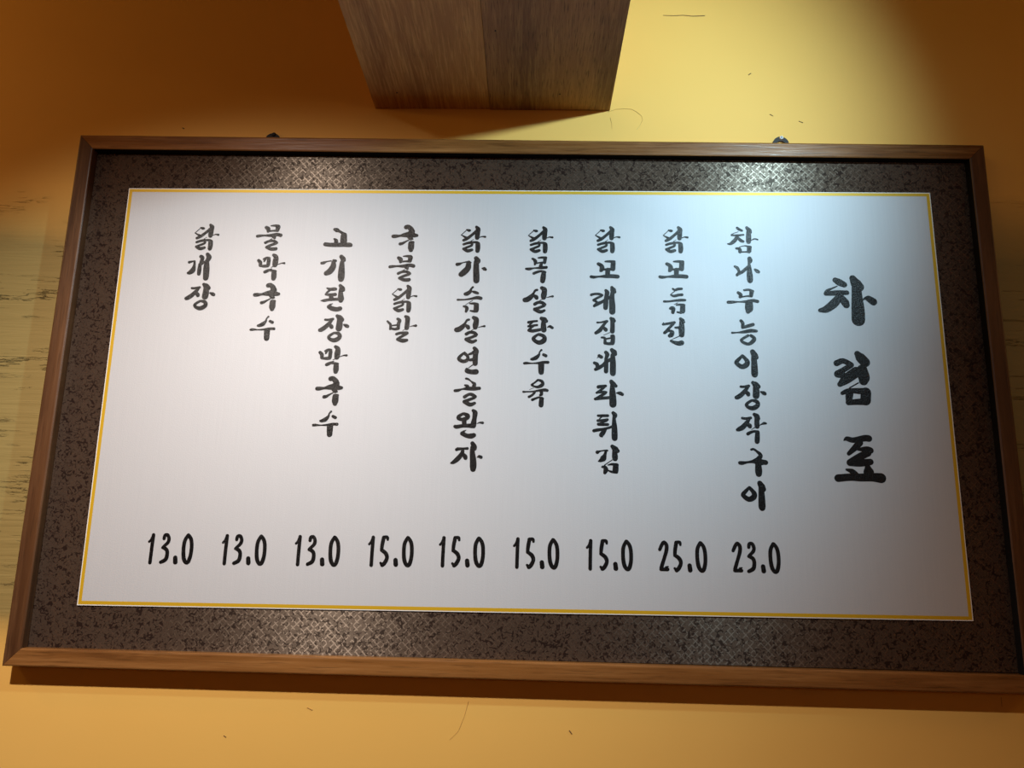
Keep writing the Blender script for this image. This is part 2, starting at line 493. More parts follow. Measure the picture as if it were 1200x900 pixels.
# ---- lettering: brush strokes as (x, z, half width) in mm about each character's centre
GLYPHS = {
    "cha": "-16.9,33.5,4.5 -10.8,30,5.8 -3.2,26.1,4.8|-14.6,23.3,1 -22.7,19.6,1.5 -30.9,15.4,2.5 -33.2,11.1,3.3|-33.2,10.6,3.5 -16.5,12.1,4.5 0.4,12.8,3.8|-8.7,11,4.5 -19.2,-3.4,7 -33.4,-14.9,6 -43.8,-17.2,3.3|-9.7,6.2,4.5 -4,-3.1,6.5 -2.1,-7.8,5.5|11,36.8,5.5 15.6,28,8.5 20.1,22.6,8|15.7,29.2,7 15.8,7.8,8.5 15.9,-15.8,10.4 15.3,-31.7,10.6|23.6,0.8,0.8 28.9,3.8,2.5 33.4,3.4,5 40.8,-1.7,6.2",
    "rim": "-23.4,23,4.9 -13,26.9,4.4 -0.9,20.7,4.4|-0.9,20.2,4.1 -14.7,11.6,4.4 -23.1,6.2,5.3|-23.2,5.3,5.3 -14.1,3.6,5.3 -7.4,-0.8,5.3|-20.5,-10.8,4.1 -10.1,-2,7.7 6.1,9.6,8.2|9.8,38.7,4.9 14.2,32.6,7.8 20.8,25.2,7.8|15.5,13.2,8.2 17.3,0.8,9.1 16.3,-4.5,7.2|-6.2,-16.1,1 8.2,-7.8,1|-17.7,-24.7,2.9 -10.3,-21.6,4.1 -0.4,-20.5,4.3 14.9,-21.2,5.5 20.2,-22.9,6.5|18.7,-22.9,8.1 17.4,-35.3,8.1|-5.8,-23.3,5.3 -7.5,-30.1,5.8 -9.3,-40,3.6|-9.2,-39.1,4.3 5,-37.9,4.8 18.1,-37.5,5.5",
    "pyo": "-20.9,27.5,0.8 -16,30.2,3.6 -6.4,28.2,4.3 11.1,31.6,5 17.1,31.1,5.2|3,24.3,5.2 -5.1,16.2,4.7 -14.7,7.3,3.1|-0.9,14.1,1.9 12,14.4,4.7 18.4,12.8,4.9|14.2,9,5.6 0.4,2.2,5.6 -14.1,-6.1,4.9|-13.9,-6.6,5.1 2,-6.5,5.8 17.1,-4.7,4.9|-19.7,-17.1,1.7 -11.8,-19.7,4.2 -7.4,-25,5.8|12.3,-11.7,4.2 13.4,-20.3,7.9|-33.2,-30.3,5.8 -14.5,-28.4,5.6 0.4,-28.7,6 17.6,-27.9,6.5 31.4,-29,7.6",
    "dak": "-11.3,16.2,1.4 -8,15.2,2.5 -6.5,15.1,2.1|-11.6,15.7,0.7 -20.1,7.2,0.7|-20.1,7,0.7 -15.4,4.4,1.6 -11.1,1.8,2.5|-16,-2.1,2.4 -9.7,1.4,2.7 -2.2,7.8,2.4 4.6,14.2,2.7|4.4,21.3,2.4 7,17.6,3.9 7,12.4,3.6 6.2,6.5,4.1 5.9,2.3,3.6|9.5,2.8,0.7 13.9,4.8,1 18.9,4.3,1.9|-4.2,-3.3,0.5 0.2,-0.4,0.5|-15.7,-9.1,2.1 -10.1,-7.1,2.2 -2.5,-5.5,2.4|-2.5,-6.2,2.4 -2.6,-10.7,2.1 -9.2,-14,2.1 -15.2,-16.9,2.2|-15.5,-16.9,2.4 -9,-20.3,3 -2.1,-18.5,2.5|-1.1,-5.3,1.9 5.2,-5.4,2.2 7.8,-7.6,3.3|7.4,-8.6,3.9 7.6,-15.7,4 7.2,-20.1,3.6",
    "ga": "-22.8,8.8,3 -19.1,9.6,2.5 -14.3,11.6,1.1 -8.8,13,1.3 -4,13.5,2|-4,13.2,2.5 -1.2,12.1,1.7|-4.5,9.5,4.3 -5.3,2.7,4.9 -11.3,-4.4,5.2 -15.7,-8.1,4.6|7.6,19.7,3.7 10.5,15.6,4.5 9.5,13.4,4.3|8.2,14.1,4.2 8.2,1.7,4.9 8.9,-11.4,5.2 9.1,-18.3,5|18.1,2.6,1.3 21.3,1.9,3.1 23.4,0.6,2.3",
    "seum": "4.7,20.7,1.8 2,17.7,1.7 0.5,13.2,3 -4.1,9.6,3.5 -7.2,9,2.9|3.4,13.5,1.3 8.1,12.3,2.6 13,10.6,2.1|-19.1,-0.9,1.8 -7.4,-0.4,1.3 3.5,1.4,2.1 12,3.2,2.9 17.9,2.2,3|-5.9,-8.9,0.5 4.9,-1.8,0.6|-8.8,-11.8,1.8 -5.8,-12.4,2.5 -3.7,-15.2,3 -5,-20.3,2.2|0.8,-6.9,1.3 7.5,-6.8,2.2 13,-7.8,2.2|11.2,-9.3,4.2 11.2,-16.9,4.3|2,-19,1.4 7.9,-19.7,2.3 11.7,-18.8,3.2",
    "sal": "-1.9,16.5,2 -4.9,15.5,2 -7.5,11,1.9 -11.1,5.3,3.8 -16.8,0.6,4.4 -21,-0.6,4.1|-8,7.9,1.8 -3.6,4.8,3.4 -2.5,2.9,3.1|5.6,20,3.1 9.3,17.6,4.2 10,14.4,4.2 9,8.1,4.7 8.6,4.1,4|13.4,3.8,0.5 18.8,5.5,1 23.2,6.1,1.9|2.6,-1.4,0.6 6.8,1.2,0.6|-5.3,-7.4,2.8 0.3,-4.3,2.6 7,-5,2.8 10.7,-7.9,2.7|9.6,-9.6,2.6 2.4,-12.9,2.4 -4.7,-15.5,2.5|-5,-16,3.2 3.6,-20.1,3.1 10.2,-17.7,2.2",
    "yeon": "-5.9,12.7,1.6 -10.3,9,2.3 -14.6,4,2.8 -13.9,1,3.1 -8,-1.9,3 -2.1,-0,3 -0.5,4,2.7 -2.2,7.9,2.5 -5.6,10.7,2.7|1.4,9.9,1.9 5.6,11.5,2.3 8.7,14,2.6|3,0.5,2.3 7.8,1.5,2.8|9.2,19.9,3 12.5,15.6,3.8 11.4,10.1,4.1 11,2.2,4.3 11.2,-5,4.1|0.7,-12.4,0.6 6.9,-7.7,1|-1.8,-14.4,2.4 -1.1,-16.8,4 5.3,-18.7,3.9 12.9,-18.4,4.5",
    "gol": "-2.4,21.5,1.8 1.1,20.6,1.7 5,17.8,1.2 8.2,15.2,2 11.2,13.4,2.5|11.1,12.3,2.9 9.8,7.1,3.3|-3.7,10.8,1.6 -0.2,9.4,2.8 0.9,6.3,3.2|-19.2,1.8,2.4 -14.1,2.5,2.5 -7.9,4.5,1.4 1,5.6,3.1 11.1,5.5,3.1 18.9,6.4,2.7|3.5,-1.6,0.5 0,-4,0.7|-3.9,-7.9,2.8 2.5,-3.8,2.4 7.6,-3.9,2.8 12.7,-7.1,2.8|11.5,-8.9,2.4 5.3,-11.5,2.4 -3.4,-15,2.8|-3.6,-15.5,3.3 5,-19.9,3.4 12.2,-17.6,2.4",
    "wan": "-9,15.7,2.2 -15.9,11.2,2.9 -15.6,7.8,2.9 -9.1,6.5,2.9 -2.9,9.1,3.6 -2,12.8,3.5 -7.4,15.4,2.6|-7.1,6.6,3.8 -6.9,-0.1,3.6|-21,-4.7,2.8 -18,-5.2,3.2 -9.4,-3.5,2.9 -0.1,-3,3.3 5.2,-3.2,3.8|6.4,20.8,2.6 9.2,18.1,3.9 9.3,13.7,3.9 8.6,7.6,3.6 7.7,0.9,4.5 7.6,-2.9,4.2|13,0.3,0.5 17,2.1,1.3 21.6,1.8,2.2|-3.6,-10,0.5 -7.5,-12.5,1.9|-9.3,-15.5,3.6 -2.3,-18.8,3.5 4.4,-19.2,4.2 8.6,-17.8,3.6",
    "ja": "-15.8,10.3,2.5 -13.2,11.2,2.6 -5.3,11.9,1.9 1,12.3,2.2|-14.3,13.1,1 -13.9,11.4,2|-5.9,10.3,2.5 -7.4,3.9,3.3 -13.3,-3.7,3.9 -19.7,-9.2,3 -23.2,-10.6,1.7|-5,3.7,2.2 -2.3,-0.2,3.6 -1.5,-2.6,3.1|8.3,20.5,3.2 11,15.9,4.2 11.4,12.6,4.1|8.8,14.5,3.4 8.7,6.6,4 10.4,-6.5,5 10.7,-15.7,5.1 10.6,-19.4,4.3|16.2,-1.2,0.6 19.4,0.2,2.4 22.4,-0.9,2.6",
    "guk": "1.5,19.4,3.9 5.2,20.3,3.6 9.7,15.8,4.5 12.8,12.5,3.4|11.2,11.1,5 8.3,6.9,5.8|-18.9,3.2,3.2 -14.6,3.5,3.2 -7.8,4.3,2.1 -0.4,5.7,3.9 8.3,6.5,5.3 15.9,5.4,3.8 19.4,5.3,2.8|8.5,3.2,5 10.1,-0.1,3.6 13.1,-1.3,1.3|-7,-9.8,2.8 -3.4,-8.9,2.5 1.5,-5.9,1.6 6.9,-2.8,1|8.4,-6.7,1.7 14,-6.9,2.4|11.1,-9.3,5 10.9,-16.6,5.1 10.9,-20.2,3.7",
    "mul": "-6,17.6,2.9 -2.7,15.1,3.7 -2.5,10.8,2.5|1.6,20.5,1 7.5,21,2 13.7,20.1,2.8|13.3,18.6,4 12.6,12.9,3.2|-2.5,11.2,1.8 5.5,11.9,1.6 12.9,12.2,2.5|-19.4,2.1,2.6 -15.1,2.8,2.5 -7.7,3.5,1.7 2.2,3.7,2.8 12,5.4,3 18.8,4.2,3.2|7.8,2.5,4.1 9.2,-0.8,2.2|1.3,-4.1,0.6 4.9,-2.1,0.7|-5.4,-9.1,2.4 1.4,-6.1,2.2 8.8,-6,2.5 13.3,-8.9,2.6|11.8,-10.4,2.4 4.3,-13.1,2.4 -2.4,-16.5,2.4|-3.2,-16.9,2.2 3.4,-19.6,2.9 10.8,-19.8,3.2 12.9,-19.2,2.9",
    "bal": "-23.1,12.2,1.7 -21.3,10.2,1.9 -18.1,6.9,2.2 -17.6,0.9,2.3 -18.2,-0.7,1.9|-6.8,16.2,2.5 -3.4,13.9,2.7 -5.1,9.1,3 -5.2,2.5,2.7|-15.9,5,1.2 -6.9,6.4,1.6|-16.9,0.4,1.9 -10.4,-0.7,2.3 -5.3,0.9,2.9|5.6,20.4,2.6 8.7,18.1,4 8.9,13.4,3.9 8.6,6.7,3.9 8.2,1.6,3.8|13.2,3.8,0.5 17.7,5.2,1 22.6,5.6,2.3|2,-2.8,0.5 5.1,-1.1,0.6|-7.7,-8.9,2.3 -1.1,-6.8,2.3 9,-6.9,2.9|7.4,-8.7,2.4 0.5,-12.8,2.3 -5.7,-16.8,2|-5.4,-17.5,2.6 2.8,-19.5,3.5 9.2,-18.6,2.6",
    "go": "-7.1,14.1,2.5 -3.5,12.9,3.8 1.1,10.9,2.4 6.3,7.7,2.5 10,4.8,3.8|8.8,3.1,5.2 9,-6.2,5.8|-6.4,-2.7,1.7 -3.5,-5.3,3.2 -3.2,-9,3.6|-20.7,-12.1,3.5 -13.6,-12.8,3.6 -2.3,-12.9,3.8 8.9,-12.4,3.8 18.9,-12.6,4 20.8,-12.9,3.5",
    "gi": "-18.5,8.4,2.4 -14.8,9.1,2.6 -10.6,11.1,1.3 -3.2,12.5,1.1|0.7,13.1,2.4 4,12.6,2.4|0.9,9.7,3.7 0.5,2.2,5 -4.5,-5.7,5.2 -9.8,-8.9,4.1|13,20,3.5 16.4,15.7,4.3 17.5,13.9,3.3|14.8,10.2,3.7 14.8,-1.5,5.1 15,-14.5,5.6 14.9,-18.6,4.8",
    "doen": "-10.1,15.8,1.5 -5.2,14.2,2.5 1.4,14.6,3.1 3.7,14.6,2.6|-5.4,12.6,1.9 -9.4,9,1.8 -12.4,5.7,1.1|-11.7,5.3,1.8 -5.2,4.7,2.5 3.7,5.4,2.9|-3.1,3.4,3.5 -2.1,-2.1,3.9|-18.6,-5.3,0.9 -13.6,-5,2.5 -5.9,-3.5,2.5 4.5,-2.6,2.6 11,-2.5,2.6|10.8,20.6,2.8 14.4,15.9,4.2 15.8,13.5,3.6|12.2,14.5,3.2 12.5,5,4.3 13.3,-1.8,5.2 13.3,-4.5,4|0.7,-9.9,0.5 -3.7,-12.3,1.9|-5.1,-15.4,3.6 0.4,-18.3,4 7.6,-19.5,3.9 13.1,-18.1,3.7",
    "jang": "-14.4,14.1,2 -9.8,13.9,2.1 -2.1,15.4,2.3|-3.2,14,2.1 -7.8,7.9,3.2 -13.9,1.4,3.7 -19.5,-2.5,3.7 -21.8,-3.3,3.2|-7.8,7.2,2.3 -4.3,3.5,3.4 -3.4,1.8,3.2|4.4,20.7,2.8 8,18,4.7 12,14.6,4.2|8.8,15,4.4 9,6,5.3 8.4,-0,5.3|16.3,6.4,1.5 19.9,4.7,3.1 22.3,3.5,2.8|1.1,-7.7,2.1 -4.2,-11.2,2.4 -6.9,-14.8,2.7 -3.7,-18.5,2.9 2.8,-19.7,3.7 8.7,-16.8,3.7 10.9,-12.7,3.4 8.3,-8.7,3.1 2.6,-7.5,2.1",
    "jak": "-13.5,15.5,2.1 -8.2,14.8,2.1 -0.6,16,2.3|-2.4,14.9,2.1 -7,8.2,3.4 -13.1,1.4,4 -19,-1.9,3.5 -21.5,-2.9,2.6|-6.3,7.4,2.3 -2.8,3.8,3.7 -2,2.5,3|5.2,21.6,2.7 8.7,18.8,4.3 10.3,15.2,3.8|9,15.9,3.7 8.7,7.7,4 8.8,3,3.8|12.5,4.6,0.5 16.2,6.7,1.3 19.9,8.1,2.1 22.6,7.7,1.5|0.1,-2.2,0.5 5.8,1.8,0.7|-5.8,-8.9,2.7 -1.8,-6.6,2.4 4.1,-5,2.1 9.5,-5.7,2.7|8.9,-7,3.5 8.2,-15.8,4 7.8,-20.5,3.8",
    "gu": "-1.9,19.6,1.8 2,20.2,1.8 6.2,17.1,1.9 10.3,13.6,2.7 12.4,10.7,2.7|11.6,9.2,3.3 8.6,5.5,4.1|-3.9,0.2,1.6 3.5,4,2.2 9.3,6.3,2.8|-20,-1.1,2.8 -16.2,-1.2,3 -8.2,0.1,1.8 0.5,1.3,2.8 9.1,0.5,5.3 16.3,0.6,3.9 19.1,0.2,3.8|7.7,-3.9,4.7 7.9,-12.6,5.4 7.9,-17.2,4.8",
    "i": "-6.2,12.4,2 -10.4,7.9,2.7 -15.7,2.1,3.3 -15,-1,3.4 -7.8,-5.7,3.9 -0.8,-2.8,4.3 1.1,2.2,3.9 -1.8,7.1,3.1 -5.3,10.9,2.8|9.8,18.8,4 12.7,13.4,5.1 14.8,9.9,4.2|11.5,13.4,3.9 11.8,-0.9,4.9 11.7,-15.1,5.4 11.8,-17.9,4.9",
    "mo": "-9.9,9.3,2.9 -5.5,6.6,3.4 -4.1,2.5,4 -5.5,-1.6,3.1 -7.1,-3.3,1.4|1,13.5,1.4 7.6,13.8,2.2 15.5,13.3,2.5|13.8,10.8,4.1 13.3,1.3,4.1|-4.8,-0.4,1.9 6.2,0.5,2 13.7,0.6,3.4|5.1,-1,4.1 4.8,-8.2,4|-21.6,-12.7,2.6 -17.2,-13.3,2.6 -8.9,-12.3,1.7 2,-11.6,3.1 11.6,-11.2,3.4 20.8,-11.9,3.4",
    "rae": "-18.8,8.5,2.3 -13.4,10.1,2 -5.9,10,2.2 -1.4,8.1,2|-3.1,6.6,2.1 -9.3,3.4,2 -15,-0.4,2.3|-15,-1,2 -11.3,-2.4,2.1 -9.3,-4.9,2.4|-14.2,-10,2.3 -9.3,-6.6,3.2 -2.5,-3.4,2.6 3,0.3,2.4|4.4,16.1,2.6 6.4,12.5,3.8 5,3.9,3.5 4.3,-4.7,4.1 3.8,-12.9,3.8|14,21.5,2.6 16,16.9,4.7 17.8,14.1,3.4|14.9,12.6,3.3 13.9,2.6,4.4 14.5,-8.8,5 14.5,-19.2,5|4.4,0.3,2.1 13.9,6.9,2.7",
    "jip": "-12.3,13.6,1.7 -6.9,14,1.4 2.9,15.9,2.4|1.3,14.1,2 -3.5,8.1,2.6 -8.2,1,3.4 -14.6,-3.6,2.7|-3.5,6.7,2 0.6,2.5,3.3 1.2,1.4,2.9|9.4,20.7,2.7 12.1,18.2,4.3 14.3,16.8,3|11.7,16.8,3.5 11.8,6.9,3.7 11.4,-0.5,3.9|-2.2,-7,0.5 7.3,-2.7,0.6|-5.5,-10.9,1.7 -0.8,-11.5,2.1 -0.2,-15.7,2.3 -0.2,-19.9,2.7|1.2,-13.1,1.5 10.6,-11.3,1.5|10.6,-8.5,2.7 12.9,-8.5,2.8 12.2,-15.5,3.6 11.5,-19.7,3.6|-0.2,-19.9,2.4 5.9,-20.9,2.5 11.9,-19.9,3",
    "dae": "-9.1,9.8,2.7 -5.7,7.8,2.9|-12.3,6.1,0.5 -10.4,8.1,0.9|-16.7,-1.8,2.5 -12.9,-3.7,3.1 -11.7,-6.9,3.3|-14.8,-12.2,2.7 -9.8,-9.5,3.2 -3.4,-5.5,2.8 1.6,-0.2,2.8 9.2,4.5,2.8|1.4,15.5,3 3.6,12.2,3.5 2.2,7,2.8|1.7,5.7,2.8 1.9,-3.5,3.5 1.6,-15.2,3.5|10.8,19.6,3.2 14.4,15.7,4.6 15.9,13.1,3.4|12.1,11.1,3.5 12.4,0.6,4.6 12.3,-12.4,4.8 12.3,-18.2,4.6",
    "pa": "-16.4,10.3,2.9 -10.8,11.4,2.5 -5.1,12.1,2.2|-7,10.2,2 -13.3,4.9,2.1 -18.9,1,2|-18.3,1.4,1.7 -8.3,2.4,2.2 -4.1,2.1,1.8|-5.8,0.6,2.4 -13.3,-4.3,2.4 -20.8,-8.7,2|-21.1,-8.9,2.4 -10.8,-7.5,2.5 1.7,-6.3,2.4|3.7,19.3,3.2 6.8,14.9,4.3 10.6,12.4,2.9|5.2,13.6,3.2 5.5,2.1,4.8 6.1,-10.7,5.6 6.1,-16.8,5.6|11.8,1.1,1 16.8,1,2.9 20.8,-0.9,2.6",
    "twi": "-10.6,15.8,2 -3.8,16,2.3 4.4,16.1,2.3|-11,8.1,2.2 -5.1,8.4,2.2 3.9,9.9,2.2|-5.1,14.2,1.3 -8.4,10.8,1|-10,2.5,2.5 -2.5,2.2,2.5 4.5,2.3,2.3|2.8,7.6,1.3 -9.7,3.4,1.3|-17,-7.8,2.6 -11.7,-6.6,2.6 -2.5,-5.1,2.2 6.7,-2.6,2 12,-0.2,2|0.1,-5.7,2.9 -3.2,-11.1,3.7 -5.8,-14.5,3.4 -4.5,-16.5,1.6|12.8,20.6,2.8 15.4,17.2,3.9 14.3,13.2,2.9|14,11.2,2.8 14.6,-0.8,4.2 14.8,-11.5,4.7 14.9,-18.7,4.6",
    "gim": "-15.7,10.7,2.9 -10.5,12.7,1.2 -2.6,13.8,1.3 -0,13.6,1.3|-2.6,12.6,2 -4.2,6.9,2.6 -6.6,1.6,4.7 -10.9,-2,2.7 -14,-3.2,1|7.2,20.1,3 11.8,15.8,4.7 15.3,13.2,3.3|10.7,13.8,3.6 11.1,5.9,4.5 11.4,1.6,4.3|-4.6,-8.8,0.8 7.1,-0.7,0.6|-7.9,-11.7,1.9 -4,-12,2.6 -2.7,-15.9,3.8 -4.3,-20.5,2.6|0.6,-8.7,0.9 6.4,-7.3,1.9 14.2,-8.4,2.8|12.3,-10.4,4.4 11.9,-16.9,4.6|1.2,-17.1,1.2 6.4,-19,1.9 13.5,-19.1,2.6",
    "mok": "-6.6,18.6,1.9 -3.6,16.8,2.5 -1.7,13.2,3.1 -2.7,8.8,1.7|3,20.2,1.4 8.5,20.9,2 15,20.7,2.3|13.8,19.2,3.1 13.1,12.2,2.6|-2.4,10.2,1.4 5.9,12.1,1.4 13.5,12.6,2.2|8,10.4,2.5 6.3,5.2,2.6 8.8,4.8,2.8|-16.7,1.3,1.9 -11.2,1.1,2.5 -3.6,2.6,1.3 6,3.1,2.3 15.9,4.2,2.6|-4.2,-6.5,2.3 0.6,-4.3,2.3 7.5,-2.4,2 14,-4.1,2.2|11.9,-4.8,3.7 11.1,-12.8,4.4 10.2,-19.1,4",
    "tang": "-19,13.5,2.3 -11.9,15,2 -5.5,15.8,1.7|-18.9,6.9,2 -13.1,7.9,1.9 -5.4,9.1,1.9|-13.2,13,1.5 -17,9.6,1.3|-10.5,7.7,1.6 -17.5,2.2,1.9|-18.1,0.2,2.6 -12.3,-0.7,2.8 -4,0.9,2.6 2.4,2.3,2.3|1.5,20.3,3 6,17.9,4.7 8.8,16,3.4|4.8,14.6,3.6 4.9,6.6,4.4 5.6,1.3,4.4|10.7,5.4,0.5 15.1,7.3,2.2 19,5,2.3|-2.6,-5.9,2 -7.7,-9.3,2.4 -10.8,-13.3,3 -7.6,-17.3,3.1 -1.2,-19.6,3.7 5.2,-16.7,4.2 7,-12.2,3.5 4.4,-8.3,3 -1.4,-6.3,2.6",
    "su": "7.8,19.3,1.7 5.1,16,1.2 4.2,11.9,2 -0.1,6.9,3.4 -5.5,4.5,2.7 -7.8,4.2,2|11.2,11.8,2.4 14.9,10,2.7|-18.8,-2.7,2.1 -14.8,-2.3,2.1 -7.4,-2.6,1.1 2,-2,1.7 10.1,-0.7,2.2 18.4,-0.5,2.5|7.7,-4,4.9 7.8,-10.9,4.7 7.9,-16.7,4.3",
    "yuk": "3.7,21.1,1.8 -1.6,16.5,1.5 -5.9,13,1.9 -2.8,11,1.6 3.2,9.7,2.2 9.2,12.3,3.1 11.4,15.7,2.7 9.1,19.4,2.4 4.4,20.8,1.9|-9.4,5.4,0.4 -2.8,8.3,0.4|-18.7,1.6,1.9 -13.3,1.9,1.1 -3.3,2.4,1.4 6,4.3,1.9 14,5.1,2.6 18.2,4.5,2.4|-1.3,0.8,1.9 -5.2,-3.4,1.9 -10,-6.2,2.1|9.3,1.7,2.8 9.4,-2,2.5 7.4,-3.1,1.9|-4.7,-10.8,2.2 0.8,-8.4,1.8 6.1,-6.7,1.6 11.7,-8.5,1.9|9.6,-9.2,3.6 9.2,-15.3,3.9 9,-19.1,3.8",
    "cham": "-8.3,20.3,2.3 -5.2,17.9,2.4 -1,15.8,2.1|-6.8,13.7,0.6 -15.4,10.3,0.7 -17.8,8.2,1.4|-17.8,7.5,1.4 -8.6,7.5,1.9 1.4,8.6,1.6|-8.8,6.3,2.3 -12.7,-1.1,3.3 -19.8,-6.9,2.6 -24.1,-7.4,1.2|-8.7,4.7,1.9 -3.6,-1,2.9 0.5,-2.9,2.3|7.2,21,2.6 10.9,16.4,4 12.6,13.2,2.8|9.8,14,3.6 9.7,5.8,4.3 9.3,-2.9,4.1|14,-0.7,0.6 18.7,1.8,1.2 24,0.6,1.4|-11,-14.9,1.9 -5.7,-16,2.8 -5.1,-20.5,3.1|-5.5,-12.4,0.7 2.2,-10.3,0.9 8.2,-11.4,1.7 12,-12.1,2.1|9.9,-13.8,3.9 9.4,-19.5,3.6|-5.1,-21.3,1.6 3.3,-20.7,1.2 9.4,-20.6,2.4",
    "na": "-19.1,5.5,1.9 -15.4,3.2,2.6 -13,-1.6,2.2 -12.6,-4.8,2.6 -16.1,-8.9,2.4|-15,-8,2.2 -7.3,-3.4,2.7 1.3,4.2,2.7|5,19.1,3.6 5.6,15.6,3.9 3.6,10.7,2.2|3.8,8.3,2.6 4,-4.6,4.6 4.3,-15.8,4.9 4.2,-18.3,4.4|12.8,0.7,1.9 16.2,-2,3.2 18.4,-3.4,2.6",
    "mu": "-6.9,13.8,2.6 -3.1,10.6,3 -4.1,6.8,2.6|2.7,18.3,1.8 9.9,19,2 16.1,16.6,2.4|14.5,15.6,3.6 13.5,9.9,3.2|-4.1,6.2,1.4 5.9,8.3,1.4 14,8.4,2.2|-23.4,-2.4,2.6 -16.1,-1.9,2.4 -7.1,-1.4,1.2 3.7,-0.9,2.2 16.4,0.9,2.8 23.2,-0.4,2.8|9.6,-3.4,6.2 9.2,-12.9,6.4 7.6,-17,4",
    "neung": "-4.8,18.9,2.6 -2.1,15.2,2.8 -2.3,9.6,2.8|-2.9,7.7,2.2 5.3,10.3,2.8 14,13,2.8|-19.3,-1,1.8 -11.2,-0.5,1.2 -0.5,0.8,2.6 10.3,2.9,3 18.7,2.5,2.4|5.5,-5.2,2.2 -0.9,-9,2.2 -5.6,-12.8,2.2 -2,-16.7,2.6 5.9,-18.9,2.6 13.2,-13.8,3.4 14.8,-9.1,3 10,-5.3,2.6",
    "deum": "-2.6,20,1.6 1,17.9,2.1 5.8,19.7,2.4 11.5,20.2,2.1|1,16.5,0.8 -6,10.6,0.8|-5.7,9.5,1.5 -0.6,7.9,2.3 6.2,9.7,2.4 12,10.2,2.4|-16.7,-1.4,2 -10.3,-1.3,1.7 -0.7,0,1.8 8.8,1.1,2.4 16.5,1.3,2.1|-0.9,-6.4,0.5 4.6,-3.5,0.7|-7.1,-12.9,2.3 -4.4,-11.4,2.4 -2.4,-13.5,3.5 -3.2,-19.6,2.7|2.8,-7.1,1.4 8.6,-6.3,2 15,-6.9,2.1|12.7,-9,4.1 12.2,-16.8,4.4|3.9,-18.8,1.5 9.7,-19.8,2.1",
    "jeon": "-16.6,11,2 -10.5,12.1,2 1.2,14.4,2.4|-15.9,13.4,1.1 -16.3,11.3,1.7|-0.4,12.3,2.3 -7.3,5.1,2.3 -14.9,-3,2.1|-14.2,-3.4,1.8 -8.1,0.6,2.1 -2,-1.1,2.7 -3.5,-5.3,4 -6.2,-7.4,3.3|2.8,6,1.8 8.2,6.1,2.4|11.2,20.9,2.6 13.9,17.4,4 16.8,15.4,1.8|12.7,14.6,3.7 12.6,3.4,4.9 12.4,-5.7,4.3|-3,-13.4,0.5 8.6,-7.9,0.8|-4.6,-15.8,2.1 0.3,-18.1,2.8 7,-19.8,3.7 12,-18.7,4.2",
    "mak": "-20.8,11,2.7 -17.7,7.6,3.1 -17.4,2.4,2.7|-12.5,13.5,1.9 -7.9,15.5,2.3 -3.7,15.2,2.3|-4.1,12.3,3.1 -4.6,3.6,3.1|-17.3,1.4,1.7 -9.7,1.5,2.7 -5,2,2.7|-10.2,13.5,2.3 -11.5,9.6,1.5|3.1,20.8,2.7 7.1,17.3,4 6.9,9.6,4.8 6.4,3.7,4.2|11.8,4.8,0.6 17.3,6.8,1.1 21.7,6.9,1.9|0.8,-0.6,0.7 11.8,4.8,0.7|-9,-8.7,2.7 -4.5,-6.5,2.7 1.9,-3.1,0.9|-2.6,-6.1,1.5 4,-6.3,2.1 8.8,-7,1.9|6.3,-9.8,4.3 6.4,-16.5,4.5 6.1,-19.8,3.7",
    "gae": "-16.7,6.9,2.5 -11.2,8.5,1.5 -8.1,9,1.5|-8,8,1.9 -8,1.1,2.5 -9.6,-6.7,4.4 -13.9,-10.7,3.7 -16.6,-11.5,2.5|1.6,17,3.2 4.2,14.1,3.4 2.1,5.2,2.7|1.2,3.2,2.9 1.1,-6.6,3.5 1,-13,3.1|1.4,1.3,1.9 8.5,8.2,1.9|11.9,21.1,3.2 14.8,16.2,4.4 13.3,11.2,3.8|12,9.3,3.6 12.4,-2.5,5.2 13.1,-16.2,5 12.9,-19.7,4.6",
    "1": "2.3,20.7,2.3 -0.4,13.9,1.9 -3.1,10.4,1.9|2.3,20.6,2.7 2,9.7,2.7 1.7,-7.2,2.7 1.6,-20.6,2.7",
    "3": "-3.2,14.9,2.5 -2.2,19.7,2.7 1.8,20.1,2.7 4.4,14.7,2.7 3.1,8.8,2.7 -2.4,3.4,2.3 -3.9,1.4,2.3|-2.2,1.4,2.9 2.6,-1.9,2.9 4.1,-8,2.9 2.4,-16,3.1 -4.4,-20.1,2.7",
    ".": "-0.5,3.4,3.3 0.3,-3.2,3.5",
    "0": "-1,20.3,2.7 -5.3,11.4,2.9 -5.9,-2.1,2.9 -4.3,-13.8,3.1 -0.6,-20.1,2.9 3.2,-18.7,3.1 5.8,-8.6,2.9 5.9,4.9,2.9 4,14.1,2.9 -0.1,20,2.7",
    "2": "-5.7,9,2.5 -2.7,15.7,2.7 0.7,19.8,2.7 4.4,15.5,2.9 4.1,7.5,2.9 0.5,-4.2,2.7 -3.3,-15.8,2.9 -3.9,-18.8,2.7|-4.2,-19.8,2.7 5.6,-19.6,2.7|2.9,-16.5,1.5 6.3,-15.6,1.1",
    "5": "-2.5,20.6,2.5 2.9,20.7,2.5 4,17.1,1.9|-2.2,20,2.9 -3.9,9.9,2.9 -4.6,1.3,2.5|-4.3,1.6,2.7 2,-3.2,3.1 4.2,-9.8,2.9 0.9,-17.3,3.1 -2.4,-20.2,3.1|-5,-17.4,1.9 -2.6,-20.2,2.5",
}
